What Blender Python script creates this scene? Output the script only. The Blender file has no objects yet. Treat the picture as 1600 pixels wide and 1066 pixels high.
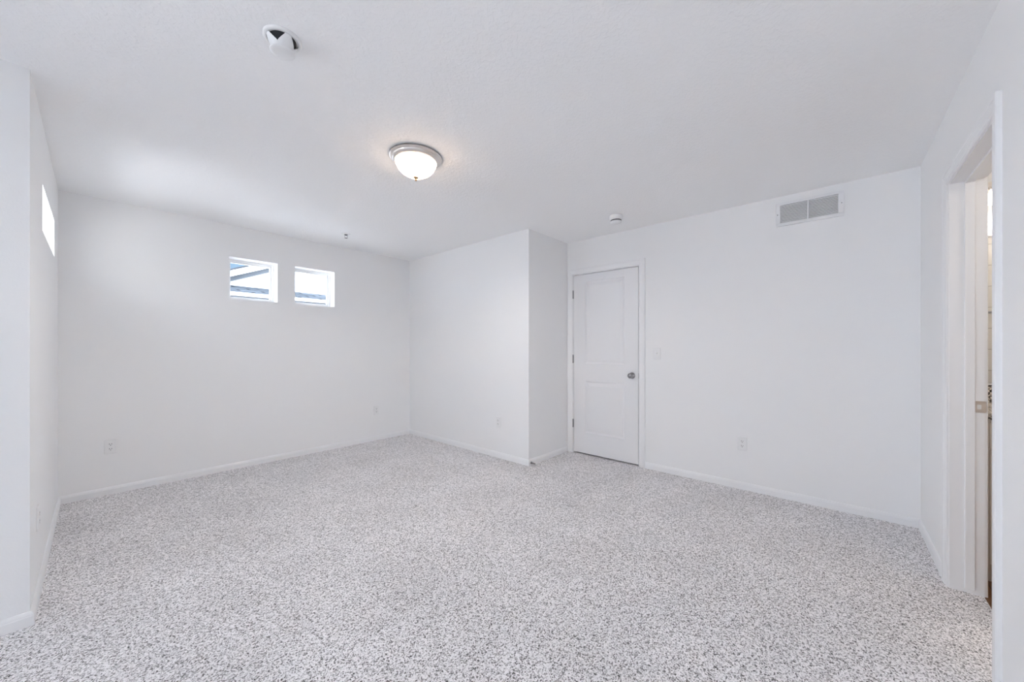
import bpy, bmesh, math, random
from mathutils import Vector, Matrix
random.seed(7)
S = bpy.context.scene
C = S.collection
PI = math.pi

# ------------------------------------------------------------------ camera
YAW = 0.7137
cam_d = bpy.data.cameras.new('camera')
cam = bpy.data.objects.new('camera', cam_d); C.objects.link(cam)
cam.location = (0, 0, 1.2195)
cam.rotation_euler = (PI / 2, 0, YAW - PI / 2)
cam_d.sensor_width = 36.0; cam_d.sensor_fit = 'HORIZONTAL'
cam_d.lens = 571.985 / 1600 * 36
cam_d.shift_x = -8.43 / 1600
cam_d.shift_y = 9.79 / 1600
cam_d.clip_start = 0.02; cam_d.clip_end = 200
S.camera = cam

# ------------------------------------------------------------------ look
S.view_settings.view_transform = 'Standard'
S.view_settings.look = 'None'
S.view_settings.exposure = 0.05
S.view_settings.gamma = 1.0
S.view_settings.use_curve_mapping = False
S.cycles.max_bounces = 24
S.cycles.diffuse_bounces = 20
S.cycles.glossy_bounces = 6
S.cycles.transmission_bounces = 8
S.cycles.transparent_max_bounces = 12
S.cycles.caustics_reflective = False
S.cycles.caustics_refractive = False
S.cycles.use_denoising = True
S.cycles.sample_clamp_indirect = 30.0

# ------------------------------------------------------------------ sky: blue away from the sun, white glare and bright ground on the sun's side
SKY_BLUE = (0.60, 0.92, 1.30)
SKY_GLARE = (9.0, 11.0, 14.0)
GROUND_FAR = (1.25, 1.32, 1.42)
GROUND_SUN = (23.0, 24.0, 26.0)
w = bpy.data.worlds.new('sky'); S.world = w; w.use_nodes = True
nt = w.node_tree; nt.nodes.clear()
def N(t, kind, **kw):
    n = t.nodes.new(kind)
    for k, v in kw.items(): setattr(n, k, v)
    return n
tc = N(nt, 'ShaderNodeTexCoord')
dot = N(nt, 'ShaderNodeVectorMath', operation='DOT_PRODUCT'); dot.inputs[1].default_value = (-0.90, -0.40, 0.15)
nt.links.new(tc.outputs['Generated'], dot.inputs[0])
mr = N(nt, 'ShaderNodeMapRange', interpolation_type='SMOOTHSTEP')
mr.inputs['From Min'].default_value = -0.25; mr.inputs['From Max'].default_value = 0.75
nt.links.new(dot.outputs['Value'], mr.inputs['Value'])
def cmix(t, a, b, fac):
    m = N(t, 'ShaderNodeMix', data_type='RGBA')
    for sock, v in ((m.inputs[6], a), (m.inputs[7], b)):
        if isinstance(v, tuple): sock.default_value = v + (1,)
        else: t.links.new(v, sock)
    if isinstance(fac, float): m.inputs[0].default_value = fac
    else: t.links.new(fac, m.inputs[0])
    return m.outputs[2]
sky_c = cmix(nt, SKY_BLUE, SKY_GLARE, mr.outputs[0])
gnd_c = cmix(nt, GROUND_FAR, GROUND_SUN, mr.outputs[0])
sx = N(nt, 'ShaderNodeSeparateXYZ'); nt.links.new(tc.outputs['Generated'], sx.inputs[0])
hz = N(nt, 'ShaderNodeMapRange'); hz.inputs['From Min'].default_value = -0.06; hz.inputs['From Max'].default_value = 0.06
nt.links.new(sx.outputs['Z'], hz.inputs['Value'])
# bright sunlit haze low over the horizon on the sun's side
ab = N(nt, 'ShaderNodeMath', operation='ABSOLUTE'); nt.links.new(sx.outputs['Z'], ab.inputs[0])
hb = N(nt, 'ShaderNodeMapRange', interpolation_type='SMOOTHSTEP'); hb.inputs['From Min'].default_value = 0.17; hb.inputs['From Max'].default_value = 0.02
nt.links.new(ab.outputs[0], hb.inputs['Value'])
hs = N(nt, 'ShaderNodeMath', operation='MULTIPLY'); nt.links.new(hb.outputs[0], hs.inputs[0]); nt.links.new(mr.outputs[0], hs.inputs[1])
HAZE = (20.0, 22.0, 26.0)
bg = N(nt, 'ShaderNodeBackground'); nt.links.new(cmix(nt, cmix(nt, gnd_c, sky_c, hz.outputs[0]), HAZE, hs.outputs[0]), bg.inputs['Color'])
bg.inputs['Strength'].default_value = 0.7
wo = N(nt, 'ShaderNodeOutputWorld'); nt.links.new(bg.outputs[0], wo.inputs['Surface'])

# sun high behind the house next door
sun_d = bpy.data.lights.new('sun', 'SUN'); sun_d.energy = 44; sun_d.color = (1.0, 0.97, 0.93); sun_d.angle = math.radians(0.6)
sun = bpy.data.objects.new('sun', sun_d); C.objects.link(sun)
sd = Vector((-0.50, 0.50, 0.707))
sun.rotation_euler = sd.to_track_quat('Z', 'Y').to_euler()

# ------------------------------------------------------------------ plan of the room (metres)
H = 2.44
XE, YA, XC, YD, XB, YF, YG, XW = -0.1859, 4.5472, 2.9219, 2.3753, 3.6412, -0.440, 2.6686, -4.30
TI, TX = 0.115, 0.15
W1 = (0.873, 1.292, 1.703, 2.123)
W2 = (1.463, 1.888, 1.703, 2.123)
W3 = (3.261, 4.156, 1.857, 2.110)
W4 = (1.90, 2.58, 1.50, 2.11)
W5 = (-3.50, -1.95, 0.15, 2.10)

def portal(name, loc, rot, sx_, sy_):
    l = bpy.data.lights.new(name, 'AREA'); l.shape = 'RECTANGLE'; l.size = sx_; l.size_y = sy_
    l.cycles.is_portal = True
    o = bpy.data.objects.new(name, l); C.objects.link(o); o.location = loc; o.rotation_euler = rot
def wcen(w_): return ((w_[0] + w_[1]) / 2, (w_[2] + w_[3]) / 2, w_[1] - w_[0], w_[3] - w_[2])
for nm, w_ in (('daylight_a', W1), ('daylight_b', W2)):
    c_, z_, a_, b_ = wcen(w_); portal(nm, (c_, YA + 0.149, z_), (-PI / 2, 0, 0), a_, b_)
for nm, w_, x_ in (('daylight_c', W3, XE), ('daylight_d', W4, XW)):
    c_, z_, a_, b_ = wcen(w_); portal(nm, (x_ - 0.149, c_, z_), (PI / 2, 0, -PI / 2), a_, b_)

c_, z_, a_, b_ = wcen(W5); portal('daylight_e', (c_, YG + 0.149, z_), (-PI / 2, 0, 0), a_, b_)

# ------------------------------------------------------------------ materials
MATS = {}
def mat(name, col, rough=0.5, metal=0.0, bump=None, spec=0.5):
    m = bpy.data.materials.new(name); m.use_nodes = True
    t = m.node_tree; b = t.nodes['Principled BSDF']
    b.inputs['Base Color'].default_value = (*col, 1)
    b.inputs['Roughness'].default_value = rough
    b.inputs['Metallic'].default_value = metal
    b.inputs['Specular IOR Level'].default_value = spec
    if bump:
        sc, st, dist, det = bump
        c = N(t, 'ShaderNodeTexCoord'); n = N(t, 'ShaderNodeTexNoise')
        n.inputs['Scale'].default_value = sc; n.inputs['Detail'].default_value = det
        t.links.new(c.outputs['Object'], n.inputs['Vector'])
        bp = N(t, 'ShaderNodeBump'); bp.inputs['Strength'].default_value = st; bp.inputs['Distance'].default_value = dist
        t.links.new(n.outputs['Fac'], bp.inputs['Height']); t.links.new(bp.outputs[0], b.inputs['Normal'])
    MATS[name] = m
    return m
M_wall = mat('wall_paint', (0.87, 0.87, 0.87), 0.65, bump=(140, 0.12, 0.002, 3), spec=0.3)
M_trim = mat('trim_paint', (0.86, 0.86, 0.865), 0.35, bump=(300, 0.02, 0.001, 2))
M_door = mat('door_paint', (0.83, 0.83, 0.84), 0.4, bump=(300, 0.03, 0.001, 2))
M_plastic = mat('white_plastic', (0.84, 0.84, 0.84), 0.35, bump=(400, 0.01, 0.001, 1))
M_vinyl = mat('white_vinyl', (0.87, 0.87, 0.87), 0.35, bump=(400, 0.01, 0.001, 1))
M_grille = mat('white_enamel', (0.82, 0.82, 0.83), 0.35, bump=(400, 0.02, 0.001, 1))
M_nickel = mat('brushed_nickel', (0.76, 0.71, 0.67), 0.28, 1.0, bump=(500, 0.04, 0.001, 2))
M_steel = mat('dark_steel', (0.30, 0.30, 0.31), 0.35, 1.0, bump=(500, 0.04, 0.001, 2))
M_chrome = mat('satin_chrome', (0.60, 0.60, 0.61), 0.2, 1.0, bump=(500, 0.03, 0.001, 2))
M_knob = mat('dark_satin_nickel', (0.34, 0.34, 0.35), 0.16, 1.0, bump=(500, 0.03, 0.001, 2))
M_dark = mat('dark_void', (0.012, 0.013, 0.018), 0.6, bump=(300, 0.05, 0.001, 2))
M_duct = mat('duct_liner', (0.55, 0.555, 0.57), 0.7, bump=(200, 0.1, 0.001, 2))
M_rubber = mat('white_rubber', (0.80, 0.80, 0.79), 0.5, bump=(300, 0.02, 0.001, 2))
M_brass = mat('warm_brass', (0.42, 0.29, 0.18), 0.35, 1.0, bump=(500, 0.02, 0.001, 2))
M_siding_c = (0.86, 0.87, 0.88)

# ceiling: light knock-down texture
def ceiling_mat():
    m = mat('ceiling_paint', (0.91, 0.91, 0.91), 0.75, spec=0.2)
    t = m.node_tree; b = t.nodes['Principled BSDF']
    c = N(t, 'ShaderNodeTexCoord')
    n = N(t, 'ShaderNodeTexNoise'); n.inputs['Scale'].default_value = 55; n.inputs['Detail'].default_value = 4; n.inputs['Distortion'].default_value = 0.6
    t.links.new(c.outputs['Object'], n.inputs['Vector'])
    r = N(t, 'ShaderNodeMapRange', interpolation_type='SMOOTHSTEP'); r.inputs['From Min'].default_value = 0.42; r.inputs['From Max'].default_value = 0.62
    t.links.new(n.outputs['Fac'], r.inputs['Value'])
    bp = N(t, 'ShaderNodeBump'); bp.inputs['Strength'].default_value = 0.35; bp.inputs['Distance'].default_value = 0.002
    t.links.new(r.outputs[0], bp.inputs['Height']); t.links.new(bp.outputs[0], b.inputs['Normal'])
    return m
M_ceil = ceiling_mat()

# carpet: short twisted pile in mixed greys
def carpet_mat():
    m = mat('carpet', (0.5, 0.5, 0.5), 1.0, spec=0.0)
    t = m.node_tree; b = t.nodes['Principled BSDF']
    c = N(t, 'ShaderNodeTexCoord')
    n0 = N(t, 'ShaderNodeTexNoise'); n0.inputs['Scale'].default_value = 90; n0.inputs['Detail'].default_value = 2
    t.links.new(c.outputs['Object'], n0.inputs['Vector'])
    vm = N(t, 'ShaderNodeVectorMath', operation='MULTIPLY_ADD')
    t.links.new(n0.outputs['Color'], vm.inputs[0]); vm.inputs[1].default_value = (0.012, 0.012, 0.012)
    t.links.new(c.outputs['Object'], vm.inputs[2])
    v = N(t, 'ShaderNodeTexVoronoi'); v.inputs['Scale'].default_value = 190
    t.links.new(vm.outputs[0], v.inputs['Vector'])
    sp = N(t, 'ShaderNodeSeparateColor'); t.links.new(v.outputs['Color'], sp.inputs[0])
    n1 = N(t, 'ShaderNodeTexNoise'); n1.inputs['Scale'].default_value = 215; n1.inputs['Detail'].default_value = 2; n1.inputs['Distortion'].default_value = 0.8
    t.links.new(c.outputs['Object'], n1.inputs['Vector'])
    mx = N(t, 'ShaderNodeMath', operation='MULTIPLY_ADD'); t.links.new(sp.outputs[0], mx.inputs[0]); mx.inputs[1].default_value = 0.45
    ad = N(t, 'ShaderNodeMapRange'); ad.inputs['From Min'].default_value = 0.25; ad.inputs['From Max'].default_value = 0.75
    ad.inputs['To Min'].default_value = 0.0; ad.inputs['To Max'].default_value = 0.55
    t.links.new(n1.outputs['Fac'], ad.inputs['Value']); t.links.new(ad.outputs[0], mx.inputs[2])
    cr = N(t, 'ShaderNodeValToRGB'); e = cr.color_ramp.elements
    e[0].position = 0.23; e[0].color = (0.05, 0.046, 0.045, 1)
    e[1].position = 0.80; e[1].color = (0.97, 0.945, 0.955, 1)
    x = e.new(0.35); x.color = (0.40, 0.385, 0.385, 1)
    x = e.new(0.51); x.color = (0.84, 0.815, 0.825, 1)
    t.links.new(mx.outputs[0], cr.inputs['Fac'])
    # worn and brushed patches of the pile
    n2 = N(t, 'ShaderNodeTexNoise'); n2.inputs['Scale'].default_value = 2.2; n2.inputs['Detail'].default_value = 3
    t.links.new(c.outputs['Object'], n2.inputs['Vector'])
    r2 = N(t, 'ShaderNodeMapRange'); r2.inputs['From Min'].default_value = 0.3; r2.inputs['From Max'].default_value = 0.7
    r2.inputs['To Min'].default_value = 0.93; r2.inputs['To Max'].default_value = 1.06
    t.links.new(n2.outputs['Fac'], r2.inputs['Value'])
    mul = N(t, 'ShaderNodeVectorMath', operation='SCALE'); t.links.new(cr.outputs[0], mul.inputs[0]); t.links.new(r2.outputs[0], mul.inputs['Scale'])
    t.links.new(mul.outputs[0], b.inputs['Base Color'])
    bp = N(t, 'ShaderNodeBump'); bp.inputs['Strength'].default_value = 0.3; bp.inputs['Distance'].default_value = 0.005
    t.links.new(mx.outputs[0], bp.inputs['Height']); t.links.new(bp.outputs[0], b.inputs['Normal'])
    b.inputs['Sheen Weight'].default_value = 0.15
    return m
M_carpet = carpet_mat()

def brick_mat(name, c1, c2, cm, scale, bw, rh, mortar, rough, offs=0.5, vec=None, bump=0.3, swap=None):
    m = mat(name, c1, rough)
    t = m.node_tree; b = t.nodes['Principled BSDF']
    c = N(t, 'ShaderNodeTexCoord'); br = N(t, 'ShaderNodeTexBrick')
    br.offset = offs
    br.inputs['Color1'].default_value = (*c1, 1); br.inputs['Color2'].default_value = (*c2, 1); br.inputs['Mortar'].default_value = (*cm, 1)
    br.inputs['Scale'].default_value = scale; br.inputs['Brick Width'].default_value = bw; br.inputs['Row Height'].default_value = rh
    br.inputs['Mortar Size'].default_value = mortar
    src = c.outputs['Object']
    if swap:
        s_ = N(t, 'ShaderNodeSeparateXYZ'); k_ = N(t, 'ShaderNodeCombineXYZ'); t.links.new(src, s_.inputs[0])
        for i, a in enumerate(swap): t.links.new(s_.outputs[a], k_.inputs[i])
        src = k_.outputs[0]
    t.links.new(src, br.inputs['Vector'])
    t.links.new(br.outputs['Color'], b.inputs['Base Color'])
    bp = N(t, 'ShaderNodeBump'); bp.inputs['Strength'].default_value = bump; bp.inputs['Distance'].default_value = 0.004; bp.invert = True
    t.links.new(br.outputs['Fac'], bp.inputs['Height']); t.links.new(bp.outputs[0], b.inputs['Normal'])
    return m
M_tile = brick_mat('shower_tile', (0.70, 0.66, 0.61), (0.73, 0.69, 0.64), (0.50, 0.46, 0.42), 1.0, 0.40, 0.20, 0.004, 0.25, swap='YZX')
M_wood = brick_mat('wood_floor', (0.24, 0.115, 0.05), (0.17, 0.08, 0.035), (0.06, 0.03, 0.015), 1.0, 1.1, 0.12, 0.002, 0.35)
M_shingle = brick_mat('roof_shingle', (0.085, 0.09, 0.098), (0.17, 0.178, 0.19), (0.035, 0.038, 0.043), 1.0, 0.42, 0.225, 0.03, 0.9, bump=0.6)
M_siding = brick_mat('siding', M_siding_c, M_siding_c, (0.74, 0.75, 0.77), 1.0, 6.0, 0.18, 0.004, 0.6, swap='XZY')
M_rake_shade = mat('rake_shade_grey', (0.155, 0.175, 0.20), 0.6, bump=(60, 0.05, 0.002, 2))  # shade under the rake overhang put into the frieze colour
M_fascia = mat('white_trim_paint', (0.87, 0.88, 0.89), 0.5, bump=(60, 0.05, 0.002, 2))
M_edge = mat('roof_edge_and_shade', (0.05, 0.055, 0.065), 0.8, bump=(60, 0.1, 0.003, 2))
M_cab = mat('cabinet_paint', (0.72, 0.68, 0.63), 0.4, bump=(200, 0.02, 0.001, 2))

def granite_mat():
    m = mat('granite', (0.5, 0.5, 0.5), 0.15)
    t = m.node_tree; b = t.nodes['Principled BSDF']
    c = N(t, 'ShaderNodeTexCoord'); n = N(t, 'ShaderNodeTexNoise'); n.inputs['Scale'].default_value = 75; n.inputs['Detail'].default_value = 4
    t.links.new(c.outputs['Object'], n.inputs['Vector'])
    cr = N(t, 'ShaderNodeValToRGB'); e = cr.color_ramp.elements
    e[0].position = 0.42; e[0].color = (0.025, 0.022, 0.02, 1); e[1].position = 0.60; e[1].color = (0.75, 0.68, 0.60, 1)
    x = e.new(0.50); x.color = (0.30, 0.26, 0.23, 1)
    t.links.new(n.outputs['Fac'], cr.inputs['Fac']); t.links.new(cr.outputs[0], b.inputs['Base Color'])
    return m
M_granite = granite_mat()

def glass_pane_mat():
    m = bpy.data.materials.new('window_glass'); m.use_nodes = True; t = m.node_tree; t.nodes.clear()
    tr = N(t, 'ShaderNodeBsdfTransparent'); tr.inputs[0].default_value = (0.97, 0.98, 0.98, 1)
    gl = N(t, 'ShaderNodeBsdfGlossy'); gl.inputs['Roughness'].default_value = 0.02
    fr = N(t, 'ShaderNodeFresnel'); fr.inputs['IOR'].default_value = 1.45
    mx = N(t, 'ShaderNodeMixShader'); o = N(t, 'ShaderNodeOutputMaterial')
    ge = N(t, 'ShaderNodeNewGeometry'); fm = N(t, 'ShaderNodeMath', operation='SUBTRACT'); fm.use_clamp = True
    t.links.new(fr.outputs[0], fm.inputs[0]); t.links.new(ge.outputs['Backfacing'], fm.inputs[1])
    t.links.new(fm.outputs[0], mx.inputs[0]); t.links.new(tr.outputs[0], mx.inputs[1]); t.links.new(gl.outputs[0], mx.inputs[2]); t.links.new(mx.outputs[0], o.inputs[0])
    return m
M_glass = glass_pane_mat()
def alabaster_mat():
    m = bpy.data.materials.new('frosted_glass'); m.use_nodes = True; t = m.node_tree; t.nodes.clear()
    tl = N(t, 'ShaderNodeBsdfTranslucent'); tl.inputs[0].default_value = (0.92, 0.86, 0.78, 1)
    df = N(t, 'ShaderNodeBsdfPrincipled'); df.inputs['Base Color'].default_value = (0.90, 0.87, 0.83, 1); df.inputs['Roughness'].default_value = 0.15
    c = N(t, 'ShaderNodeTexCoord'); n = N(t, 'ShaderNodeTexNoise'); n.inputs['Scale'].default_value = 30; n.inputs['Detail'].default_value = 3
    t.links.new(c.outputs['Object'], n.inputs['Vector'])
    r = N(t, 'ShaderNodeMapRange'); r.inputs['To Min'].default_value = 0.30; r.inputs['To Max'].default_value = 0.42
    t.links.new(n.outputs['Fac'], r.inputs['Value'])
    mx = N(t, 'ShaderNodeMixShader'); o = N(t, 'ShaderNodeOutputMaterial')
    t.links.new(r.outputs[0], mx.inputs[0]); t.links.new(tl.outputs[0], mx.inputs[1]); t.links.new(df.outputs[0], mx.inputs[2]); t.links.new(mx.outputs[0], o.inputs[0])
    return m
M_bowl = alabaster_mat()
def emit_mat(name, col, st):
    m = bpy.data.materials.new(name); m.use_nodes = True; b = m.node_tree.nodes['Principled BSDF']
    b.inputs['Base Color'].default_value = (0.9, 0.88, 0.84, 1)
    b.inputs['Emission Color'].default_value = (*col, 1); b.inputs['Emission Strength'].default_value = st
    return m
M_bulb = emit_mat('lit_bulb', (1.0, 0.88, 0.74), 6.0)
def mirror_mat():
    return mat('mirror_silver', (0.88, 0.88, 0.87), 0.02, 1.0)
M_mirror = mirror_mat()

# ------------------------------------------------------------------ mesh helpers
def box(bm, x0, x1, y0, y1, z0, z1):
    v = [bm.verts.new((x, y, z)) for z in (z0, z1) for (x, y) in ((x0, y0), (x1, y0), (x1, y1), (x0, y1))]
    for f in ((3, 2, 1, 0), (4, 5, 6, 7), (0, 1, 5, 4), (1, 2, 6, 5), (2, 3, 7, 6), (3, 0, 4, 7)):
        bm.faces.new([v[i] for i in f])
def obj(name, bm, m, parent=None, bevel=0.0, smooth=False, seg=2, loc=None):
    bmesh.ops.recalc_face_normals(bm, faces=bm.faces[:])
    me = bpy.data.meshes.new(name); bm.to_mesh(me); bm.free()
    o = bpy.data.objects.new(name, me); C.objects.link(o)
    me.materials.append(m)
    if smooth:
        for p in me.polygons: p.use_smooth = True
    if bevel:
        b = o.modifiers.new('bevel', 'BEVEL'); b.width = bevel; b.segments = seg; b.limit_method = 'ANGLE'
    if parent is not None:
        o.parent = parent
    if loc: o.location = loc
    return o
def bx(*a):
    bm = bmesh.new(); box(bm, *a); return bm
def tag(o, label=None, cat=None, group=None, kind=None):
    if label: o['label'] = label
    if cat: o['category'] = cat
    if group: o['group'] = group
    if kind: o['kind'] = kind
    return o
def struct(o, label, cat):
    return tag(o, label, cat, kind='structure')
def thing(name, label, cat, loc, rot=(0, 0, 0), group=None):
    o = bpy.data.objects.new(name, None); C.objects.link(o); o.empty_display_size = 0.05
    o.location = loc; o.rotation_euler = rot
    return tag(o, label, cat, group)
def lathe(bm, prof, seg=48, mtx=None, a0=0.0, a1=2 * PI):
    """profile [(r, z)] spun about z; r = 0 closes on the axis"""
    full = abs(a1 - a0 - 2 * PI) < 1e-6
    n = seg if full else seg + 1
    rings = []
    for r, z in prof:
        if r < 1e-6: rings.append([bm.verts.new((0, 0, z))])
        else: rings.append([bm.verts.new((r * math.cos(a0 + (a1 - a0) * i / seg), r * math.sin(a0 + (a1 - a0) * i / seg), z)) for i in range(n)])
    for A, B in zip(rings, rings[1:]):
        for i in range(seg):
            j = (i + 1) % n
            if len(A) == 1 and len(B) == 1: continue
            if len(A) == 1: bm.faces.new((A[0], B[i], B[j]))
            elif len(B) == 1: bm.faces.new((A[i], A[j], B[0]))
            else: bm.faces.new((A[i], A[j], B[j], B[i]))
    if mtx is not None:
        vs = [v for R in rings for v in R]
        bmesh.ops.transform(bm, matrix=mtx, verts=vs)
def lathe_bm(*a, **k):
    bm = bmesh.new(); lathe(bm, *a, **k); return bm
def tube(bm, pts, r, seg=10):
    rings = []
    for i, p in enumerate(pts):
        p = Vector(p)
        d = (Vector(pts[min(i + 1, len(pts) - 1)]) - Vector(pts[max(i - 1, 0)])).normalized()
        u = d.orthogonal().normalized() if i == 0 else (pu - d * pu.dot(d)).normalized()
        pu = u; v = d.cross(u)
        rings.append([bm.verts.new(p + (u * math.cos(2 * PI * k / seg) + v * math.sin(2 * PI * k / seg)) * r) for k in range(seg)])
    for A, B in zip(rings, rings[1:]):
        for k in range(seg): bm.faces.new((A[k], A[(k + 1) % seg], B[(k + 1) % seg], B[k]))
    bm.faces.new(rings[0][::-1]); bm.faces.new(rings[-1])

def wall_mesh(axis, p0, p1, a0, a1, z0, z1, holes):
    """slab between p0 and p1 across `axis`, a0..a1 along the other, holes = (a0, a1, z0, z1)"""
    bm = bmesh.new()
    As = sorted({a0, a1} | {h[0] for h in holes} | {h[1] for h in holes})
    Zs = sorted({z0, z1} | {h[2] for h in holes} | {h[3] for h in holes})
    solid = {}
    for i in range(len(As) - 1):
        for j in range(len(Zs) - 1):
            ca, cz = (As[i] + As[i + 1]) / 2, (Zs[j] + Zs[j + 1]) / 2
            solid[i, j] = not any(h[0] < ca < h[1] and h[2] < cz < h[3] for h in holes)
    vd = {}
    def V(p, a, z):
        k = (p, a, z)
        if k not in vd: vd[k] = bm.verts.new((p, a, z) if axis == 'x' else (a, p, z))
        return vd[k]
    for (i, j), s in solid.items():
        if not s: continue
        A, B, Z, W_ = As[i], As[i + 1], Zs[j], Zs[j + 1]
        for p in (p0, p1): bm.faces.new((V(p, A, Z), V(p, B, Z), V(p, B, W_), V(p, A, W_)))
        if not solid.get((i - 1, j)): bm.faces.new((V(p0, A, Z), V(p1, A, Z), V(p1, A, W_), V(p0, A, W_)))
        if not solid.get((i + 1, j)): bm.faces.new((V(p0, B, Z), V(p1, B, Z), V(p1, B, W_), V(p0, B, W_)))
        if not solid.get((i, j - 1)): bm.faces.new((V(p0, A, Z), V(p1, A, Z), V(p1, B, Z), V(p0, B, Z)))
        if not solid.get((i, j + 1)): bm.faces.new((V(p0, A, W_), V(p1, A, W_), V(p1, B, W_), V(p0, B, W_)))
    return bm

# ------------------------------------------------------------------ shell
D1 = (1.490, 2.312, 0.0, 2.072)          # rough opening of the panelled door
D2 = (2.106, 2.860, 0.0, 2.067)          # rough opening of the bathroom doorway
YB2 = -2.45                              # back of the bathroom
def lshape(z0, z1, y0, m0=-0.0):
    b = bmesh.new()
    pts = [(XW - TX, y0), (4.75, y0), (4.75, YA + TX), (XE - TX, YA + TX), (XE - TX, YG + TX), (XW - TX, YG + TX)]
    A = [b.verts.new((x, y, z0)) for x, y in pts]; B = [b.verts.new((x, y, z1)) for x, y in pts]
    for k in range(6): b.faces.new((A[k], A[(k + 1) % 6], B[(k + 1) % 6], B[k]))
    b.faces.new(A[::-1]); b.faces.new(B)
    return b
struct(obj('floor', lshape(-0.03, 0.0, YF - 0.113), M_carpet), 'speckled grey cut pile carpet covering the whole bedroom floor', 'carpet')
struct(obj('floor_bathroom', bx(1.6, XB + TI, YB2 - 0.1, YF - 0.113, -0.03, -0.004), M_wood), 'brown wood plank floor showing beyond the open doorway', 'wood floor')
struct(obj('ceiling', lshape(H, H + 0.12, YB2 - 0.1), M_ceil), 'pale grey lightly textured flat ceiling over the bedroom', 'ceiling')
struct(obj('wall_left', wall_mesh('x', XE - TX, XE, YG + TX, YA + TX, 0, H, [W3]), M_wall), 'narrow white left wall with one thin high window', 'wall')
struct(obj('wall_step', wall_mesh('y', YG, YG + TX, XW - TX, XE, 0, H, [W5]), M_wall), 'white wall edge stepping forward at the far left of the frame', 'wall')
struct(obj('wall_back', wall_mesh('y', YA, YA + TX, XE, XB + TI, 0, H, [W1, W2]), M_wall), 'white back wall with two small square high windows', 'wall')
struct(obj('wall_center', bx(XC, XC + TI, YD + TI, YA, 0, H), M_wall), 'bright white wall between the back corner and the protruding edge', 'wall')
struct(obj('wall_return', bx(XC, XB, YD, YD + TI, 0, H), M_wall), 'short shaded return wall left of the panelled door', 'wall')
struct(obj('wall_right', wall_mesh('x', XB, XB + TI, YB2 - 0.1, YA, 0, H, [D1]), M_wall), 'long white wall with the panelled door and the air grille', 'wall')
struct(obj('wall_doorway', wall_mesh('y', YF - TI, YF, XW - TX, XB, 0, H, [D2]), M_wall), 'white wall at the right edge with the open doorway', 'wall')
struct(obj('wall_window', wall_mesh('x', XW - TX, XW, YF, YG, 0, H, [W4]), M_wall), 'white wall behind the camera with the added high window', 'wall')
bm = bmesh.new()
box(bm, 4.65, 4.75, 1.2, 2.7, 0, H); box(bm, XB + TI, 4.65, 1.2, 1.3, 0, H); box(bm, XB + TI, 4.65, 2.6, 2.7, 0, H)
struct(obj('wall_closet', bm, M_wall), 'white closet walls behind the closed panelled door', 'wall')
bm = bmesh.new()
box(bm, 1.6, 1.7, YB2, YF - TI, 0, H)
struct(obj('wall_bathroom_left', bm, M_tile), 'beige tiled bathroom wall facing the mirror', 'wall')
struct(obj('wall_bathroom_back', bx(1.6, XB, YB2 - 0.1, YB2, 0, H), M_wall), 'white wall at the back of the bathroom', 'wall')

ev = bmesh.new()  # overhangs added out of view to keep direct sun off the windows
box(ev, XE - TX, XB + TI, YA + TX, YA + TX + 0.46, 2.30, 2.42); box(ev, XE - TX - 0.30, XE - TX, YG + TX, YA + TX + 0.46, 2.27, 2.42)
box(ev, XW - TX - 0.5, -1.85, YG + TX, YG + TX + 1.8, 2.30, 2.42); box(ev, XW - TX - 0.5, XW - TX, YF - TI, YG + TX, 2.30, 2.42)
struct(obj('sun_block_eaves', ev, M_fascia), 'white eaves and porch roof added unseen outside to block the sun', 'eaves')

# ------------------------------------------------------------------ baseboards
BASE = [(0.0125, 0.0), (0.0125, 0.041), (0.0105, 0.046), (0.0105, 0.049), (0.0075, 0.056), (0.0045, 0.061), (0.0, 0.062)]
def baseboard(name, axis, p, sgn, a0, e0, a1, e1, label):
    """runs along the wall at coordinate p, sticking out by sgn; ends: in / out / flat"""
    bm = bmesh.new(); ends = []
    prof = BASE + [(0.0, 0.0)]
    for a, e, k in ((a0, e0, 1), (a1, e1, -1)):
        row = []
        for h, z in prof:
            off = {'in': h * k, 'out': -h * k, 'flat': 0}[e]
            q = p + sgn * h
            row.append(bm.verts.new((q, a + off, z) if axis == 'x' else (a + off, q, z)))
        ends.append(row)
    n = len(prof)
    for i in range(n):
        j = (i + 1) % n
        bm.faces.new((ends[0][i], ends[0][j], ends[1][j], ends[1][i]))
    bm.faces.new(ends[0]); bm.faces.new(ends[1][::-1])
    struct(obj(name, bm, M_trim), label, 'baseboard')
baseboard('baseboard_left', 'x', XE, 1, YG, 'out', YA, 'in', 'white baseboard along the narrow left wall')
baseboard('baseboard_step', 'y', YG, -1, XW, 'in', XE, 'out', 'white baseboard at the bottom left edge of the frame')
baseboard('baseboard_back', 'y', YA, -1, XE, 'in', XC, 'in', 'white baseboard under the two square windows')
baseboard('baseboard_center', 'x', XC, -1, YD, 'out', YA, 'in', 'white baseboard along the bright wall right of the back corner')
baseboard('baseboard_return', 'y', YD, -1, XC, 'out', XB - 0.017, 'flat', 'short white baseboard on the return wall beside the door')
baseboard('baseboard_right', 'x', XB, -1, YF, 'in', 1.4435, 'flat', 'white baseboard right of the panelled door')
baseboard('baseboard_doorway', 'y', YF, 1, 2.9075, 'flat', XB, 'in', 'short white baseboard between the doorway and the right corner')
baseboard('baseboard_doorway_near', 'y', YF, 1, XW, 'in', 2.058, 'flat', 'white baseboard on the near side of the doorway')
baseboard('baseboard_window', 'x', XW, 1, YF, 'in', YG, 'in', 'white baseboard along the wall far left of the camera')

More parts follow.
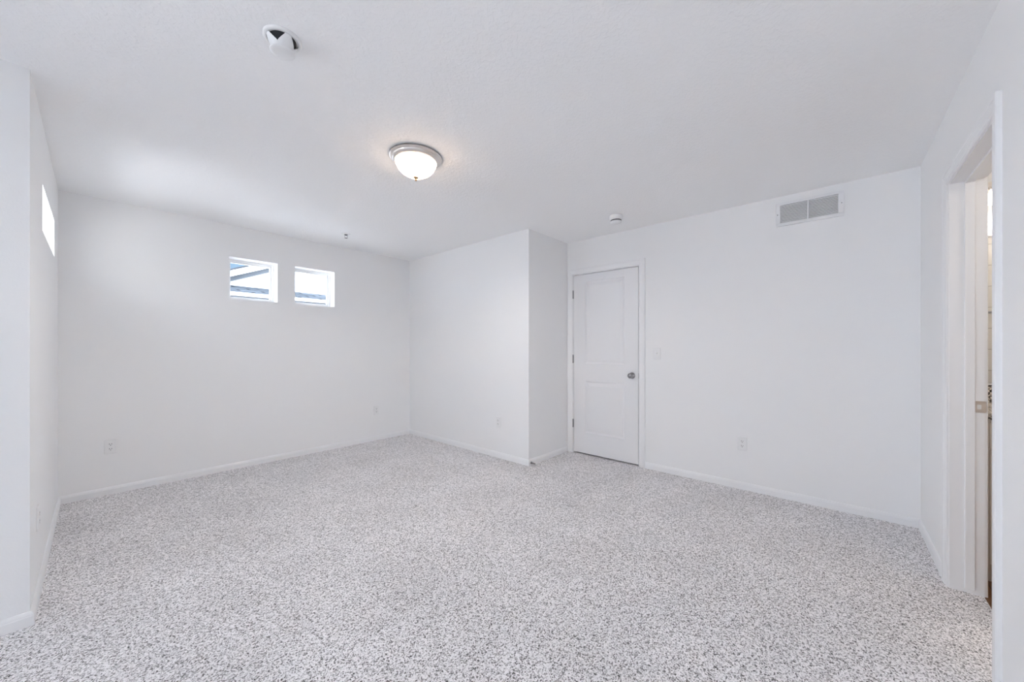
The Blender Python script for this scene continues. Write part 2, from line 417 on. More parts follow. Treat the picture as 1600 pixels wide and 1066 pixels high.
# ------------------------------------------------------------------ door casings: swept moulding with mitred corners
CAS = [(0.0, 0.0), (0.0, 0.008), (0.004, 0.0105), (0.011, 0.0105), (0.013, 0.009), (0.017, 0.0115), (0.040, 0.0145), (0.045, 0.0145), (0.047, 0.013),
       (0.050, 0.0155), (0.060, 0.0165), (0.063, 0.0145), (0.063, 0.0)]
def casing(fn, a0, a1, b1, b0=0.0, clip=None):
    bm = bmesh.new(); rows = []
    for o, h in CAS:
        pts = [(a0 - o, b0), (a0 - o, b1 + o), (a1 + o, b1 + o), (a1 + o, b0)]
        if clip is not None: pts = [(min(a, clip), b) for a, b in pts]
        rows.append([bm.verts.new(fn(a, b, h)) for a, b in pts])
    for A, B in zip(rows, rows[1:]):
        for i in range(3): bm.faces.new((A[i], A[i + 1], B[i + 1], B[i]))
    bm.faces.new([r[0] for r in rows]); bm.faces.new([r[3] for r in rows][::-1])
    return bm

# closed two-panel door
LY0, LY1, LZ0, LZ1 = 1.517, 2.288, 0.017, 2.0465
tr = bmesh.new()
box(tr, XB, XB + TI, D1[0], 1.5115, 0, D1[3]); box(tr, XB, XB + TI, 2.2925, D1[1], 0, D1[3]); box(tr, XB, XB + TI, 1.5115, 2.2925, 2.052, D1[3])
trim1 = struct(obj('trim_1', tr, M_trim), 'white jamb and casing around the closed panelled door', 'door frame')
obj('casing', casing(lambda a, b, h: (XB - h, a, b), 1.507, 2.297, 2.0565, clip=YD - 0.0015), M_trim, trim1)
st = bmesh.new()
box(st, XB + 0.037, XB + 0.07, 1.5115, 1.5235, 0, 2.04); box(st, XB + 0.037, XB + 0.07, 2.2805, 2.2925, 0, 2.04); box(st, XB + 0.037, XB + 0.07, 1.5115, 2.2925, 2.04, 2.052)
obj('door_stop_strip', st, M_trim, trim1)

def panel_door(x, thick, y0, y1, z0, z1, panels):
    """front face at x (towards -x) with moulded raised panels = (y0, y1, z0, z1)"""
    bm = bmesh.new(); vd = {}
    def V(px, y, z):
        k = (round(px, 5), round(y, 5), round(z, 5))
        if k not in vd: vd[k] = bm.verts.new((px, y, z))
        return vd[k]
    Ys = sorted({y0, y1} | {p[0] for p in panels} | {p[1] for p in panels})
    Zs = sorted({z0, z1} | {p[2] for p in panels} | {p[3] for p in panels})
    for i in range(len(Ys) - 1):
        for j in range(len(Zs) - 1):
            A, B, Z, W_ = Ys[i], Ys[i + 1], Zs[j], Zs[j + 1]
            if any(abs(A - p[0]) < 1e-6 and abs(Z - p[2]) < 1e-6 for p in panels):
                loops = [(0, 0), (0.006, 0.005), (0.012, 0.0085), (0.020, 0.0095), (0.034, 0.0060), (0.052, 0.0030), (0.056, 0.0025)]
                R = [[V(x + d, A + s, Z + s), V(x + d, B - s, Z + s), V(x + d, B - s, W_ - s), V(x + d, A + s, W_ - s)] for s, d in loops]
                for P, Q in zip(R, R[1:]):
                    for k in range(4): bm.faces.new((P[k], P[(k + 1) % 4], Q[(k + 1) % 4], Q[k]))
                bm.faces.new(R[-1])
            else:
                bm.faces.new((V(x, A, Z), V(x, B, Z), V(x, B, W_), V(x, A, W_)))
    xb = x + thick
    bm.faces.new((V(xb, y0, z0), V(xb, y0, z1), V(xb, y1, z1), V(xb, y1, z0)))
    for i in range(len(Ys) - 1):
        bm.faces.new((V(x, Ys[i], z0), V(x, Ys[i + 1], z0), V(xb, Ys[i + 1], z0), V(xb, Ys[i], z0)))
        bm.faces.new((V(x, Ys[i], z1), V(x, Ys[i + 1], z1), V(xb, Ys[i + 1], z1), V(xb, Ys[i], z1)))
    for j in range(len(Zs) - 1):
        bm.faces.new((V(x, y0, Zs[j]), V(x, y0, Zs[j + 1]), V(xb, y0, Zs[j + 1]), V(xb, y0, Zs[j])))
        bm.faces.new((V(x, y1, Zs[j]), V(x, y1, Zs[j + 1]), V(xb, y1, Zs[j + 1]), V(xb, y1, Zs[j])))
    return bm
door = obj('door_1', panel_door(XB + 0.001, 0.035, LY0, LY1, LZ0, LZ1, [(1.668, 2.136, 1.036, 1.962), (1.668, 2.136, 0.250, 0.838)]), M_door)
struct(door, 'closed white two panel door with satin knob and three hinges', 'door')
for zc in (1.829, 1.084, 0.339):
    h = bmesh.new()
    lathe(h, [(0, -0.046), (0.0065, -0.046), (0.0065, -0.016), (0.006, -0.0155), (0.006, 0.0155 - 0.031), (0.0065, -0.0145), (0.0065, 0.0145), (0.006, 0.015), (0.0065, 0.0155), (0.0065, 0.046), (0.004, 0.050), (0, 0.051)], 14)
    box(h, -0.0005, 0.02, -0.0016, -0.0006, -0.045, 0.045); box(h, -0.0005, 0.02, 0.0006, 0.0016, -0.045, 0.045)
    obj('hinge', h, M_steel, door, loc=(XB - 0.006, 2.2935, zc))
# knob: rose, neck, ball
kb = bmesh.new(); RX = Matrix.Rotation(-PI / 2, 4, 'Y')
lathe(kb, [(0.0, 0.0), (0.033, 0.0), (0.033, 0.003), (0.030, 0.007), (0.018, 0.010), (0.0125, 0.013), (0.0115, 0.030), (0.0135, 0.034), (0.022, 0.038), (0.0268, 0.046), (0.0272, 0.053), (0.0245, 0.060), (0.016, 0.0655), (0.006, 0.0672), (0.0, 0.0673)], 40, RX)
obj('knob', kb, M_knob, door, smooth=True, loc=(XB + 0.001, 1.583, 0.926))
obj('latch_plate', bx(0, 0.024, -0.0005, 0.003, -0.028, 0.028), M_chrome, door, loc=(XB + 0.003, LY0 - 0.0025, 0.926))

# open bathroom doorway
JX0, JX1, JZ = 2.128, 2.838, 2.045
tr = bmesh.new()
box(tr, D2[0], JX0, YF - TI, YF, 0, D2[3]); box(tr, JX1, D2[1], YF - TI, YF, 0, D2[3]); box(tr, JX0, JX1, YF - TI, YF, JZ, D2[3])
trim2 = struct(obj('trim_2', tr, M_trim), 'white jamb and casing of the open doorway at the right edge', 'door frame')
obj('casing', casing(lambda a, b, h: (a, YF + h, b), JX0 - 0.005, JX1 + 0.005, JZ + 0.005), M_trim, trim2)
obj('casing', casing(lambda a, b, h: (a, YF - TI - h, b), JX0 - 0.005, JX1 + 0.005, JZ + 0.005), M_trim, trim2)
st = bmesh.new(); s0, s1 = YF - 0.082, YF - 0.050
box(st, JX0, JX0 + 0.011, s0, s1, 0.022, JZ - 0.011); box(st, JX1 - 0.011, JX1, s0, s1, 0.022, JZ - 0.011); box(st, JX0, JX1, s0, s1, JZ - 0.011, JZ)
obj('door_stop_strip', st, M_trim, trim2, bevel=0.0015)
sp = bmesh.new()
def rrect(w_, h_, r, n=5):
    out = []
    for cx_, cy_, a in ((w_ / 2 - r, h_ / 2 - r, 0), (-w_ / 2 + r, h_ / 2 - r, PI / 2), (-w_ / 2 + r, -h_ / 2 + r, PI), (w_ / 2 - r, -h_ / 2 + r, 1.5 * PI)):
        for k in range(n + 1): out.append((cx_ + r * math.cos(a + k * PI / 2 / n), cy_ + r * math.sin(a + k * PI / 2 / n)))
    return out
def slab_outline(bm, pts, fn, h0, h1):
    A = [bm.verts.new(fn(a, b, h0)) for a, b in pts]; B = [bm.verts.new(fn(a, b, h1)) for a, b in pts]
    n = len(pts)
    for i in range(n): bm.faces.new((A[i], A[(i + 1) % n], B[(i + 1) % n], B[i]))
    bm.faces.new(A[::-1]); bm.faces.new(B)
strike_y = YF - 0.1005
slab_outline(sp, rrect(0.036, 0.057, 0.006), lambda a, b, h: (JX1 - h, strike_y + a, 0.927 + b), -0.001, 0.0018)
strike = obj('strike_plate', sp, M_nickel, trim2)
hole = bmesh.new(); slab_outline(hole, rrect(0.013, 0.022, 0.003), lambda a, b, h: (JX1 - h, strike_y + 0.004 + a, 0.927 + b), 0.0014, 0.0022)
obj('latch_hole', hole, M_rubber, strike)

# ------------------------------------------------------------------ windows
def window(name, fn, w_, fw, label, dep0=0.119, dep1=0.150):
    """vinyl frame set back in a plastered opening; fn(a, z, depth)"""
    a0, a1, z0, z1 = w_
    bm = bmesh.new()
    def fbox(p0, p1, q0, q1, d0, d1):
        c = [bm.verts.new(fn(p, q, d)) for d in (d0, d1) for p, q in ((p0, q0), (p1, q0), (p1, q1), (p0, q1))]
        for f in ((3, 2, 1, 0), (4, 5, 6, 7), (0, 1, 5, 4), (1, 2, 6, 5), (2, 3, 7, 6), (3, 0, 4, 7)): bm.faces.new([c[i] for i in f])
    def ring(i0, i1, d0, d1):
        fbox(a0 + i0, a1 - i0, z0 + i0, z0 + i1, d0, d1); fbox(a0 + i0, a1 - i0, z1 - i1, z1 - i0, d0, d1)
        fbox(a0 + i0, a0 + i1, z0 + i1, z1 - i1, d0, d1); fbox(a1 - i1, a1 - i0, z0 + i1, z1 - i1, d0, d1)
    ring(0.0, fw * 0.55, dep0, dep1)
    ring(fw * 0.55, fw, dep0 + 0.010, dep1)
    o = struct(obj(name, bm, M_vinyl), label, 'window')
    g = bmesh.new(); d = dep0 + 0.022
    i = fw - 0.004
    c = [g.verts.new(fn(p, q, dd)) for dd in (d, d + 0.004) for p, q in ((a0 + i, z0 + i), (a1 - i, z0 + i), (a1 - i, z1 - i), (a0 + i, z1 - i))]
    for f in ((3, 2, 1, 0), (4, 5, 6, 7), (0, 1, 5, 4), (1, 2, 6, 5), (2, 3, 7, 6), (3, 0, 4, 7)): g.faces.new([c[k] for k in f])
    obj('pane', g, M_glass, o)
    return o
window('window_1', lambda a, z, d: (a, YA + d, z), W1, 0.037, 'left of the two small square windows, showing a gable and blue sky')
window('window_2', lambda a, z, d: (a, YA + d, z), W2, 0.037, 'right of the two small square windows, showing white siding and shingles')
window('window_3', lambda a, z, d: (XE - d, a, z), W3, 0.037, 'thin high window glowing white on the narrow left wall')
w4 = window('added_window_4', lambda a, z, d: (XW - d, a, z), W4, 0.037, 'thin high window added unseen far left of the camera to bring in light')  # added out of view to bring more daylight into the room
w5 = window('added_window_5', lambda a, z, d: (a, YG + d, z), W5, 0.06, 'tall window added unseen left of the camera to bring in light')  # unseen opening added for its daylight
obj('mullion', bx((W5[0] + W5[1]) / 2 - 0.035, (W5[0] + W5[1]) / 2 + 0.035, YG + 0.119, YG + 0.15, W5[2] + 0.06, W5[3] - 0.06), M_vinyl, w5)
# ------------------------------------------------------------------ ceiling lamp
LX, LY = 1.347, 2.026
lamp = thing('ceiling_lamp', 'lit flush ceiling lamp with frosted glass bowl and nickel rim', 'lamp', (LX, LY, H))
pan = lathe_bm([(0, 0), (0.150, 0), (0.158, -0.002), (0.163, -0.008), (0.163, -0.013), (0.158, -0.018), (0.152, -0.020), (0.150, -0.025), (0.146, -0.031), (0.138, -0.036), (0.130, -0.038), (0.126, -0.036), (0.126, -0.010), (0, -0.010)], 72)
obj('rim', pan, M_nickel, lamp, smooth=True).modifiers.new('split', 'EDGE_SPLIT').split_angle = math.radians(40)
outer = [(0.128, -0.032), (0.1275, -0.041), (0.124, -0.055), (0.116, -0.072), (0.103, -0.089), (0.086, -0.104), (0.064, -0.117), (0.040, -0.126), (0.018, -0.131), (0.0, -0.132)]
bowl = obj('glass_bowl', lathe_bm(outer, 72), M_bowl, lamp, smooth=True)
tag(bowl, 'frosted white glass bowl, lit from within')
fin = lathe_bm([(0, -0.131), (0.015, -0.131), (0.017, -0.134), (0.014, -0.138), (0.007, -0.140), (0.005, -0.143), (0.0075, -0.146), (0.0075, -0.151), (0.005, -0.155), (0, -0.156)], 24)
obj('finial', fin, M_brass, lamp, smooth=True)
for sx_ in (-1, 1):
    l = bpy.data.lights.new('lamp_bulb_light', 'POINT'); l.energy = 4.4; l.color = (1.0, 0.77, 0.58); l.shadow_soft_size = 0.018
    lo = bpy.data.objects.new('lamp_bulb_light', l); C.objects.link(lo); lo.parent = lamp
    lo.location = (sx_ * 0.055 * math.sin(YAW), -sx_ * 0.055 * math.cos(YAW), -0.072)

l = bpy.data.lights.new('lamp_down_light', 'SPOT'); l.energy = 34; l.color = (1.0, 0.97, 0.92); l.spot_size = math.radians(176); l.spot_blend = 0.5; l.shadow_soft_size = 0.05
lo = bpy.data.objects.new('lamp_down_light', l); C.objects.link(lo); lo.parent = lamp; lo.location = (0, 0, -0.165)

# ------------------------------------------------------------------ detectors and sprinkler on the ceiling
det = thing('smoke_detector', 'white round ceiling detector with black slots and a hanging disc cap', 'smoke detector', (0.487, 1.650, H))
obj('base_plate', lathe_bm([(0, 0), (0.066, 0), (0.066, -0.004), (0.063, -0.008), (0.058, -0.010), (0.054, -0.009), (0.052, -0.006), (0, -0.006)], 56), M_plastic, det, smooth=True).modifiers.new('split', 'EDGE_SPLIT').split_angle = math.radians(40)
obj('sensor_core', lathe_bm([(0, -0.006), (0.047, -0.006), (0.030, -0.044), (0, -0.044)], 32), M_dark, det, smooth=True).modifiers.new('split', 'EDGE_SPLIT').split_angle = math.radians(40)
def cage():
    """tapered shell between base and cap: four ribs widening to the base, open between"""
    bm = bmesh.new(); n = 16
    for k in range(4):
        ang = YAW + PI + PI / 4 + k * PI / 2 + math.radians(8)
        rows_o, rows_i = [], []
        for t in range(n + 1):
            f = t / n
            r = 0.0545 - 0.0185 * f ; z = -0.008 - 0.041 * f
            half = math.radians(11 + 34 * min(1.0, f / 0.72) ** 1.3)
            for rows, rr in ((rows_o, r), (rows_i, r - 0.004)):
                rows.append([bm.verts.new((rr * math.cos(ang + half * s), rr * math.sin(ang + half * s), z)) for s in (-1, -0.66, -0.33, 0, 0.33, 0.66, 1)])
        for rows, rev in ((rows_o, 0), (rows_i, 1)):
            for A, B in zip(rows, rows[1:]):
                for i in range(6):
                    q = (A[i], A[i + 1], B[i + 1], B[i]); bm.faces.new(q[::-1] if rev else q)
        for A, B, A2, B2 in zip(rows_o, rows_o[1:], rows_i, rows_i[1:]):
            bm.faces.new((A[0], B[0], B2[0], A2[0])); bm.faces.new((A[6], A2[6], B2[6], B[6]))
        for i in range(6):
            bm.faces.new((rows_o[0][i], rows_i[0][i], rows_i[0][i + 1], rows_o[0][i + 1])); bm.faces.new((rows_o[-1][i], rows_o[-1][i + 1], rows_i[-1][i + 1], rows_i[-1][i]))
    return bm
obj('cage', cage(), M_plastic, det, smooth=True).modifiers.new('split', 'EDGE_SPLIT').split_angle = math.radians(40)
obj('cap', lathe_bm([(0, -0.050), (0.0415, -0.050), (0.0435, -0.0515), (0.0435, -0.0535), (0.0415, -0.0555), (0.030, -0.0565), (0, -0.0575)], 48), M_plastic, det, smooth=True).modifiers.new('split', 'EDGE_SPLIT').split_angle = math.radians(50)

d2 = thing('smoke_detector', 'small white drum shaped smoke detector on the ceiling above the door', 'smoke detector', (3.163, 1.530, H))
obj('drum', lathe_bm([(0, 0), (0.054, 0), (0.058, -0.002), (0.058, -0.042), (0.0565, -0.045), (0, -0.045)], 48), M_plastic, d2, smooth=True).modifiers.new('split', 'EDGE_SPLIT').split_angle = math.radians(40)
obj('vent_slot', lathe_bm([(0, -0.045), (0.048, -0.045), (0.048, -0.054), (0, -0.054)], 48), M_dark, d2)
obj('cover', lathe_bm([(0, -0.054), (0.050, -0.054), (0.052, -0.057), (0.049, -0.066), (0.036, -0.073), (0, -0.075)], 48), M_plastic, d2, smooth=True)

sk = thing('fire_sprinkler', 'small metal fire sprinkler head on the ceiling above the square windows', 'sprinkler', (1.772, 3.975, H))
obj('escutcheon', lathe_bm([(0.018, -0.004), (0.022, -0.008), (0.040, -0.005), (0.043, 0.0), (0, 0)], 40), M_plastic, sk, smooth=True)
obj('body', lathe_bm([(0, -0.002), (0.017, -0.002), (0.017, -0.012), (0.010, -0.014), (0.009, -0.020), (0, -0.020)], 24), M_steel, sk)
fr_ = bmesh.new()
for s in (-1, 1): tube(fr_, [(s * 0.009, 0, -0.014), (s * 0.013, 0, -0.024), (s * 0.012, 0, -0.034), (s * 0.003, 0, -0.043)], 0.0022, 8)
obj('frame_arms', fr_, M_steel, sk)
df = bmesh.new(); lathe(df, [(0, -0.042), (0.007, -0.042), (0.016, -0.0445), (0.016, -0.046), (0, -0.0455)], 24)
obj('deflector', df, M_steel, sk)

# ------------------------------------------------------------------ air grille on the right wall
gy0, gy1, gz0, gz1 = -0.055, 0.360, 2.196, 2.384
gr = thing('air_return_grille', 'white rectangular air return grille with two louvred halves high on the wall', 'air vent', (XB, (gy0 + gy1) / 2, gz0))
def G(bm): return bmesh.ops.translate(bm, verts=bm.verts[:], vec=(-XB, -(gy0 + gy1) / 2, -gz0)) and bm or bm
oy0, oy1, oz0, oz1 = -0.021, 0.331, 2.219, 2.364
bm = bmesh.new()
def gf(y0, y1, z0, z1): box(bm, XB - 0.016, XB, y0, y1, z0, z1)
gf(gy0, gy1, gz0, oz0); gf(gy0, gy1, oz1, gz1); gf(gy0, oy0, oz0, oz1); gf(oy1, gy1, oz0, oz1); gf(0.1495, 0.1605, oz0, oz1)
fr2 = obj('frame', G(bm), M_grille, gr, bevel=0.003)
obj('duct_back', G(bx(XB - 0.0008, XB + 0.0005, oy0, oy1, oz0, oz1)), M_duct, gr)
for ya, yb in ((oy0, 0.1495), (0.1605, oy1)):
    n = 12
    for k in range(n):
        zc = oz0 + (k + 0.5) * (oz1 - oz0) / n
        sb = bmesh.new()
        c = [(-0.0135, -0.0044), (-0.0130, -0.0080), (-0.0012, 0.0036), (-0.0012, 0.0050)]
        A = [sb.verts.new((XB + dx, ya, zc + dz)) for dx, dz in c]; B = [sb.verts.new((XB + dx, yb, zc + dz)) for dx, dz in c]
        for i in range(4): sb.faces.new((A[i], A[(i + 1) % 4], B[(i + 1) % 4], B[i]))
        sb.faces.new(A[::-1]); sb.faces.new(B)
        obj('slat', G(sb), M_grille, gr)
for ys in (gy0 + 0.014, gy1 - 0.012):
    s_ = lathe_bm([(0, 0.0), (0.0042, 0.0), (0.0042, 0.0012), (0.002, 0.0022), (0, 0.0024)], 16, Matrix.Translation((XB - 0.016, ys, 2.291)) @ RX)
    obj('screw', G(s_), M_chrome, gr)

# ------------------------------------------------------------------ outlets and the switch
PL = [(0.0, 0.0), (0.0, 0.003), (0.0025, 0.0055), (0.005, 0.0060)]
def wall_plate():
    """bevelled plate 70 x 115 mm in the x-z plane, front towards -y"""
    bm = bmesh.new(); rows = []
    for i, (s, h) in enumerate(PL):
        rows.append([bm.verts.new((a, -h, b)) for a, b in rrect(0.071 - 2 * s, 0.117 - 2 * s, 0.004, 3)])
    n = len(rows[0])
    for A, B in zip(rows, rows[1:]):
        for k in range(n): bm.faces.new((A[k], A[(k + 1) % n], B[(k + 1) % n], B[k]))
    bm.faces.new(rows[-1]); bm.faces.new(rows[0][::-1])
    return bm
def outlet_parts(t):
    obj('plate', wall_plate(), M_plastic, t)
    for s in (-1, 1):
        zc = s * 0.0195
        rb = bmesh.new()
        pts = []
        for k in range(36):
            a = 2 * PI * k / 36; pts.append((0.0172 * math.cos(a), max(-0.0138, min(0.0138, 0.0172 * math.sin(a)))))
        slab_outline(rb, pts, lambda a, b, h: (a, -h, zc + b), 0.005, 0.0078)
        r_ = obj('receptacle', rb, M_plastic, t)
        for dx, w_, h_ in ((-0.0064, 0.0026, 0.0095), (0.0064, 0.0026, 0.0080)):
            obj('slot', bx(dx - w_ / 2, dx + w_ / 2, -0.0081, -0.0070, zc + 0.0035 - h_ / 2, zc + 0.0035 + h_ / 2), M_dark, r_)
        gb = lathe_bm([(0, 0), (0.0027, 0), (0.0027, 0.001), (0, 0.001)], 14, Matrix.Translation((0, -0.0072, zc - 0.0075)) @ Matrix.Rotation(PI / 2, 4, 'X'))
        obj('ground_hole', gb, M_dark, r_)
    sb = lathe_bm([(0, 0), (0.003, 0), (0.003, 0.0008), (0.0015, 0.0014), (0, 0.0015)], 14, Matrix.Translation((0, -0.0058, 0)) @ Matrix.Rotation(PI / 2, 4, 'X'))
    obj('screw', sb, M_plastic, t)
def copy_tree(src, name, label, loc, rotz):
    r = src.copy(); r.name = name; C.objects.link(r); r.location = loc; r.rotation_euler = (0, 0, rotz); r['label'] = label
    for ch in list(src.children):
        c = ch.copy(); C.objects.link(c); c.parent = r
        for g in ch.children:
            d = g.copy(); C.objects.link(d); d.parent = c
    return r
o0 = thing('wall_outlet', 'white duplex outlet low on the back wall, below and left of the square windows', 'outlet', (0.0865, YA, 0.394), (0, 0, 0), 'duplex wall outlets')
outlet_parts(o0)
copy_tree(o0, 'wall_outlet', 'small distant white outlet low on the back wall near its right corner', (2.421, YA, 0.394), 0)
copy_tree(o0, 'wall_outlet', 'white outlet low on the bright wall left of the protruding edge', (XC, 2.806, 0.392), -PI / 2)
copy_tree(o0, 'wall_outlet', 'white duplex outlet low on the wall right of the panelled door', (XB, 0.598, 0.392), -PI / 2)
copy_tree(o0, 'wall_outlet', 'white outlet seen edge on, low on the narrow left wall', (XE, 2.973, 0.378), PI / 2)
sw = thing('light_switch', 'white toggle light switch right of the panelled door', 'light switch', (XB, 1.326, 1.155), (0, 0, -PI / 2))
obj('plate', wall_plate(), M_plastic, sw)
tb = bmesh.new()
c = [tb.verts.new(p) for p in ((-0.0045, -0.005, -0.010), (0.0045, -0.005, -0.010), (0.0045, -0.005, 0.010), (-0.0045, -0.005, 0.010), (-0.0035, -0.017, 0.006), (0.0035, -0.017, 0.006), (0.0035, -0.0155, 0.011), (-0.0035, -0.0155, 0.011))]
for f in ((0, 1, 2, 3), (4, 5, 6, 7), (0, 1, 5, 4), (1, 2, 6, 5), (2, 3, 7, 6), (3, 0, 4, 7)): tb.faces.new([c[i] for i in f])
obj('toggle', tb, M_plastic, sw, bevel=0.001)
for s in (-1, 1):
    obj('screw', lathe_bm([(0, 0), (0.003, 0), (0.003, 0.0008), (0.0015, 0.0014), (0, 0.0015)], 14, Matrix.Translation((0, -0.0058, s * 0.030)) @ Matrix.Rotation(PI / 2, 4, 'X')), M_plastic, sw)

# ------------------------------------------------------------------ door stop on the return wall's baseboard
ds = thing('door_stop', 'small metal door stop with white rubber tip at the foot of the protruding wall edge', 'door stop', (2.948, YD - 0.0125, 0.030))
RY = Matrix.Rotation(PI / 2, 4, 'X')
obj('mount', lathe_bm([(0, 0), (0.0125, 0), (0.0125, 0.003), (0.009, 0.008), (0.006, 0.012), (0, 0.012)], 20, RY), M_steel, ds, smooth=True)
sprg = bmesh.new(); pts = []
for k in range(14 * 10 + 1):
    a = 2 * PI * k / 10; y = -0.010 - 0.050 * k / 140
    pts.append((0.0052 * math.cos(a), y, 0.0052 * math.sin(a) - 0.004 * k / 140))
tube(sprg, pts, 0.0017, 6)
obj('spring', sprg, M_steel, ds, smooth=True)
obj('rubber_tip', lathe_bm([(0, 0.058), (0.0072, 0.058), (0.0085, 0.062), (0.0085, 0.070), (0.006, 0.074), (0, 0.0745)], 20, Matrix.Translation((0, 0, -0.004)) @ RY), M_rubber, ds, smooth=True)

# ------------------------------------------------------------------ bathroom slice beyond the doorway
VX, VY0, VY1 = 2.99, -2.0, YF - TI - 0.019
van = thing('vanity_cabinet', 'pale beige bathroom vanity cabinet just inside the open doorway', 'cabinet', (XB - 0.3, (VY0 + VY1) / 2, -0.004))
bpy.context.view_layer.update()
def L(bm, o):
    m_ = o.matrix_basis.inverted(); bmesh.ops.transform(bm, matrix=m_, verts=bm.verts[:]); return bm
bm = bmesh.new(); box(bm, VX, XB - 0.001, VY0, VY1, 0.10, 0.85); box(bm, VX + 0.075, XB - 0.001, VY0, VY1, -0.004, 0.10)
obj('carcass', L(bm, van), M_cab, van)
for k in range(3):
    ya = VY1 - 0.012 - (k + 1) * 0.45; yb = ya + 0.438
    obj('drawer_front', L(bx(VX - 0.018, VX, ya, yb, 0.705, 0.838), van), M_cab, van, bevel=0.003)
    dd = obj('door', L(bx(VX - 0.018, VX, ya, yb, 0.115, 0.694), van), M_cab, van, bevel=0.003)
ct = obj('countertop', bx(VX - 0.028, XB, VY0 - 0.01, VY1 + 0.002, 0.85, 0.882), M_granite, bevel=0.003)
bpy.context.view_layer.update()
tag(ct, 'speckled dark granite countertop on the beige vanity', 'countertop')
obj('backsplash', bx(XB - 0.02, XB, VY0, VY1, 0.882, 0.985), M_granite, ct)
mir = obj('bathroom_mirror', bx(XB - 0.007, XB, VY0 + 0.05, VY1 - 0.02, 1.0, 1.90), M_mirror); tag(mir, 'frameless mirror above the granite countertop, seen through the doorway', 'mirror')
mc = bmesh.new(); box(mc, XB - 0.012, XB, VY0 + 0.05, VY1 - 0.02, 1.90, 1.912)
obj('clip_rail', mc, M_chrome, mir)
vl = thing('vanity_light', 'lit vanity light with clear glass shades above the bathroom mirror', 'lamp', (XB, -0.95, 2.17))
obj('back_plate', L(bx(XB - 0.03, XB, -1.35, VY1 - 0.02, 2.13, 2.24), vl), M_nickel, vl, bevel=0.004)
bpy.context.view_layer.update()
for yc in (-0.715, -0.95, -1.185):
    arm = bmesh.new(); tube(arm, [(XB - 0.025, yc, 2.185), (XB - 0.09, yc, 2.185), (XB - 0.11, yc, 2.165)], 0.009, 10)
    obj('arm', L(arm, vl), M_nickel, vl)
    sh = lathe_bm([(0.018, 2.165), (0.024, 2.155), (0.040, 2.135), (0.052, 2.10), (0.056, 2.06)], 32, Matrix.Translation((XB - 0.11, yc, 0)))
    obj('glass_shade', L(sh, vl), M_glass, vl, smooth=True)
    bb = lathe_bm([(0, 2.16), (0.012, 2.155), (0.013, 2.14), (0.026, 2.115), (0.028, 2.10), (0.022, 2.082), (0.010, 2.075), (0, 2.074)], 24, Matrix.Translation((XB - 0.11, yc, 0)))
    obj('bulb', L(bb, vl), M_bulb, vl, smooth=True)
bl = bpy.data.lights.new('vanity_bulb_light', 'AREA'); bl.shape = 'RECTANGLE'; bl.size = 0.5; bl.size_y = 0.06; bl.energy = 11; bl.color = (1.0, 0.93, 0.85)
blo = bpy.data.objects.new('vanity_bulb_light', bl); C.objects.link(blo); blo.parent = vl; blo.location = (-0.11, 0, -0.11); blo.rotation_euler = (0, 0, PI / 2)
cl = thing('ceiling_lamp', 'round ceiling lamp added unseen in the bathroom to light the vanity front', 'lamp', (2.35, -1.35, H))  # unseen fill lamp, added to brighten the vanity front
obj('base', lathe_bm([(0, 0), (0.15, 0), (0.15, -0.02), (0, -0.02)], 40), M_nickel, cl)
obj('diffuser', lathe_bm([(0.14, -0.02), (0.135, -0.045), (0.11, -0.07), (0.06, -0.085), (0, -0.09)], 40), M_bowl, cl, smooth=True)
pl = bpy.data.lights.new('bathroom_fill_light', 'POINT'); pl.energy = 9; pl.color = (1.0, 0.93, 0.85); pl.shadow_soft_size = 0.05
plo = bpy.data.objects.new('bathroom_fill_light', pl); C.objects.link(plo); plo.parent = cl; plo.location = (0, 0, -0.16)
tr_ = bmesh.new(); tube(tr_, [(1.74, -2.2, 1.55), (1.74, -0.75, 1.55)], 0.011, 12)
tw = obj('towel_bar', tr_, M_steel); tag(tw, 'dark metal towel bar on the beige tiled bathroom wall', 'towel bar')
for yy in (-2.2, -0.75): obj('bracket', bx(1.70, 1.755, yy - 0.02, yy + 0.02, 1.53, 1.57), M_steel, tw)

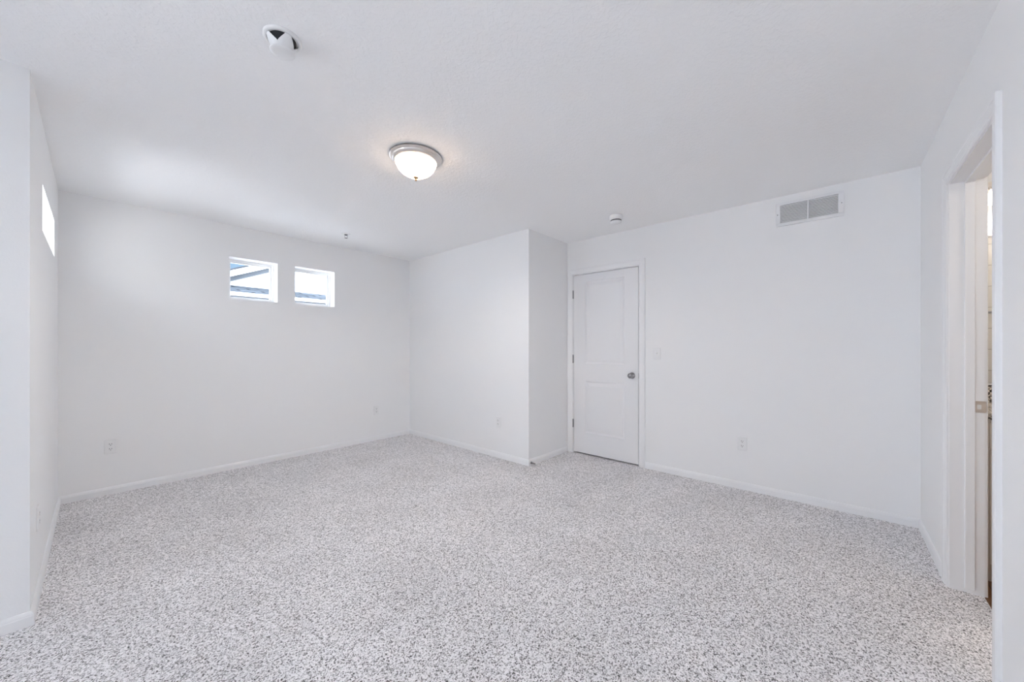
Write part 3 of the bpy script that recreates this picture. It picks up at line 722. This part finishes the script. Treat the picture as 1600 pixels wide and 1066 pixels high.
# ------------------------------------------------------------------ house next door, seen through the square windows
HV = 9.5
house = thing('neighbour_house', 'white sided house with gabled and shingled roofs outside the square windows', 'house', (4.6, HV, -3.0))
PKX, PKZ, SL = 4.9, 2.684 + 0.4205 * (4.9 - 1.838), 0.4205
def slope_z(x, z_at): return z_at + SL * (x - 1.838)
def prism(bm, pts, y0, y1):
    A = [bm.verts.new((x, y0, z)) for x, z in pts]; B = [bm.verts.new((x, y1, z)) for x, z in pts]
    n = len(pts)
    for i in range(n): bm.faces.new((A[i], A[(i + 1) % n], B[(i + 1) % n], B[i]))
    bm.faces.new(A[::-1]); bm.faces.new(B)
hx0, hx1 = 0.2, 9.6
bm = bmesh.new()
prism(bm, [(hx0, -3.0), (hx1, -3.0), (hx1, slope_z(2 * PKX - hx1, 2.66)), (PKX, slope_z(PKX, 2.66)), (hx0, slope_z(hx0, 2.66))], HV, HV + 8)
obj('siding_wall', L(bm, house), M_siding, house)
def rake(name, za, zb, y0, y1, m_, over=0.5):
    bm = bmesh.new(); xl, xr = hx0 - over, 2 * PKX - hx0 + over
    prism(bm, [(xl, slope_z(xl, za)), (PKX, slope_z(PKX, za)), (xr, slope_z(xl, za)), (xr, slope_z(xl, zb)), (PKX, slope_z(PKX, zb)), (xl, slope_z(xl, zb))], y0, y1)
    return obj(name, L(bm, house), m_, house)
rake('frieze_shade_band', 2.587, 2.690, HV - 0.03, HV, M_rake_shade, over=-0.05)
rake('rake_fascia', 2.672, 2.806, HV - 0.22, HV - 0.19, M_fascia)
rake('gable_roof', 2.795, 2.830, HV - 0.24, HV + 8.2, M_edge)
bm = bmesh.new(); prism(bm, [(-6.0, -3.0), (1.65, -3.0), (1.65, 6.2), (-2.2, 7.6), (-6.0, 6.2)], HV + 0.3, HV + 5.5)
obj('sun_block_wing', L(bm, house), M_siding, house)  # unseen wing added to keep sun off the lower roof
# lower skirt roof with gutter: shingle slab in its own plane
ang = math.atan2(2.511 - 2.268, HV - 8.6); ln = math.hypot(2.511 - 2.268, HV - 8.6)
low = obj('lower_roof', bx(0, 8.6, 0, ln, -0.05, 0), M_shingle, house)
low.matrix_parent_inverse = Matrix.Identity(4)
low.location = Vector((0.6, 8.6, 2.268)) - Vector(house.location); low.rotation_euler = (ang, 0, 0)
gt = bmesh.new(); prism(gt, [(0.6, 0), (0.6, 0.066), (9.2, 0.066), (9.2, 0)], 8.50, 8.585)
bmesh.ops.translate(gt, verts=gt.verts[:], vec=(0, 0, 2.196))
obj('gutter', L(gt, house), M_fascia, house, bevel=0.01)
sf = bmesh.new(); box(sf, 0.6, 9.2, 8.52, HV, 2.09, 2.19); obj('soffit', L(sf, house), M_edge, house)  # dark colour stands in for the shade under the gutter
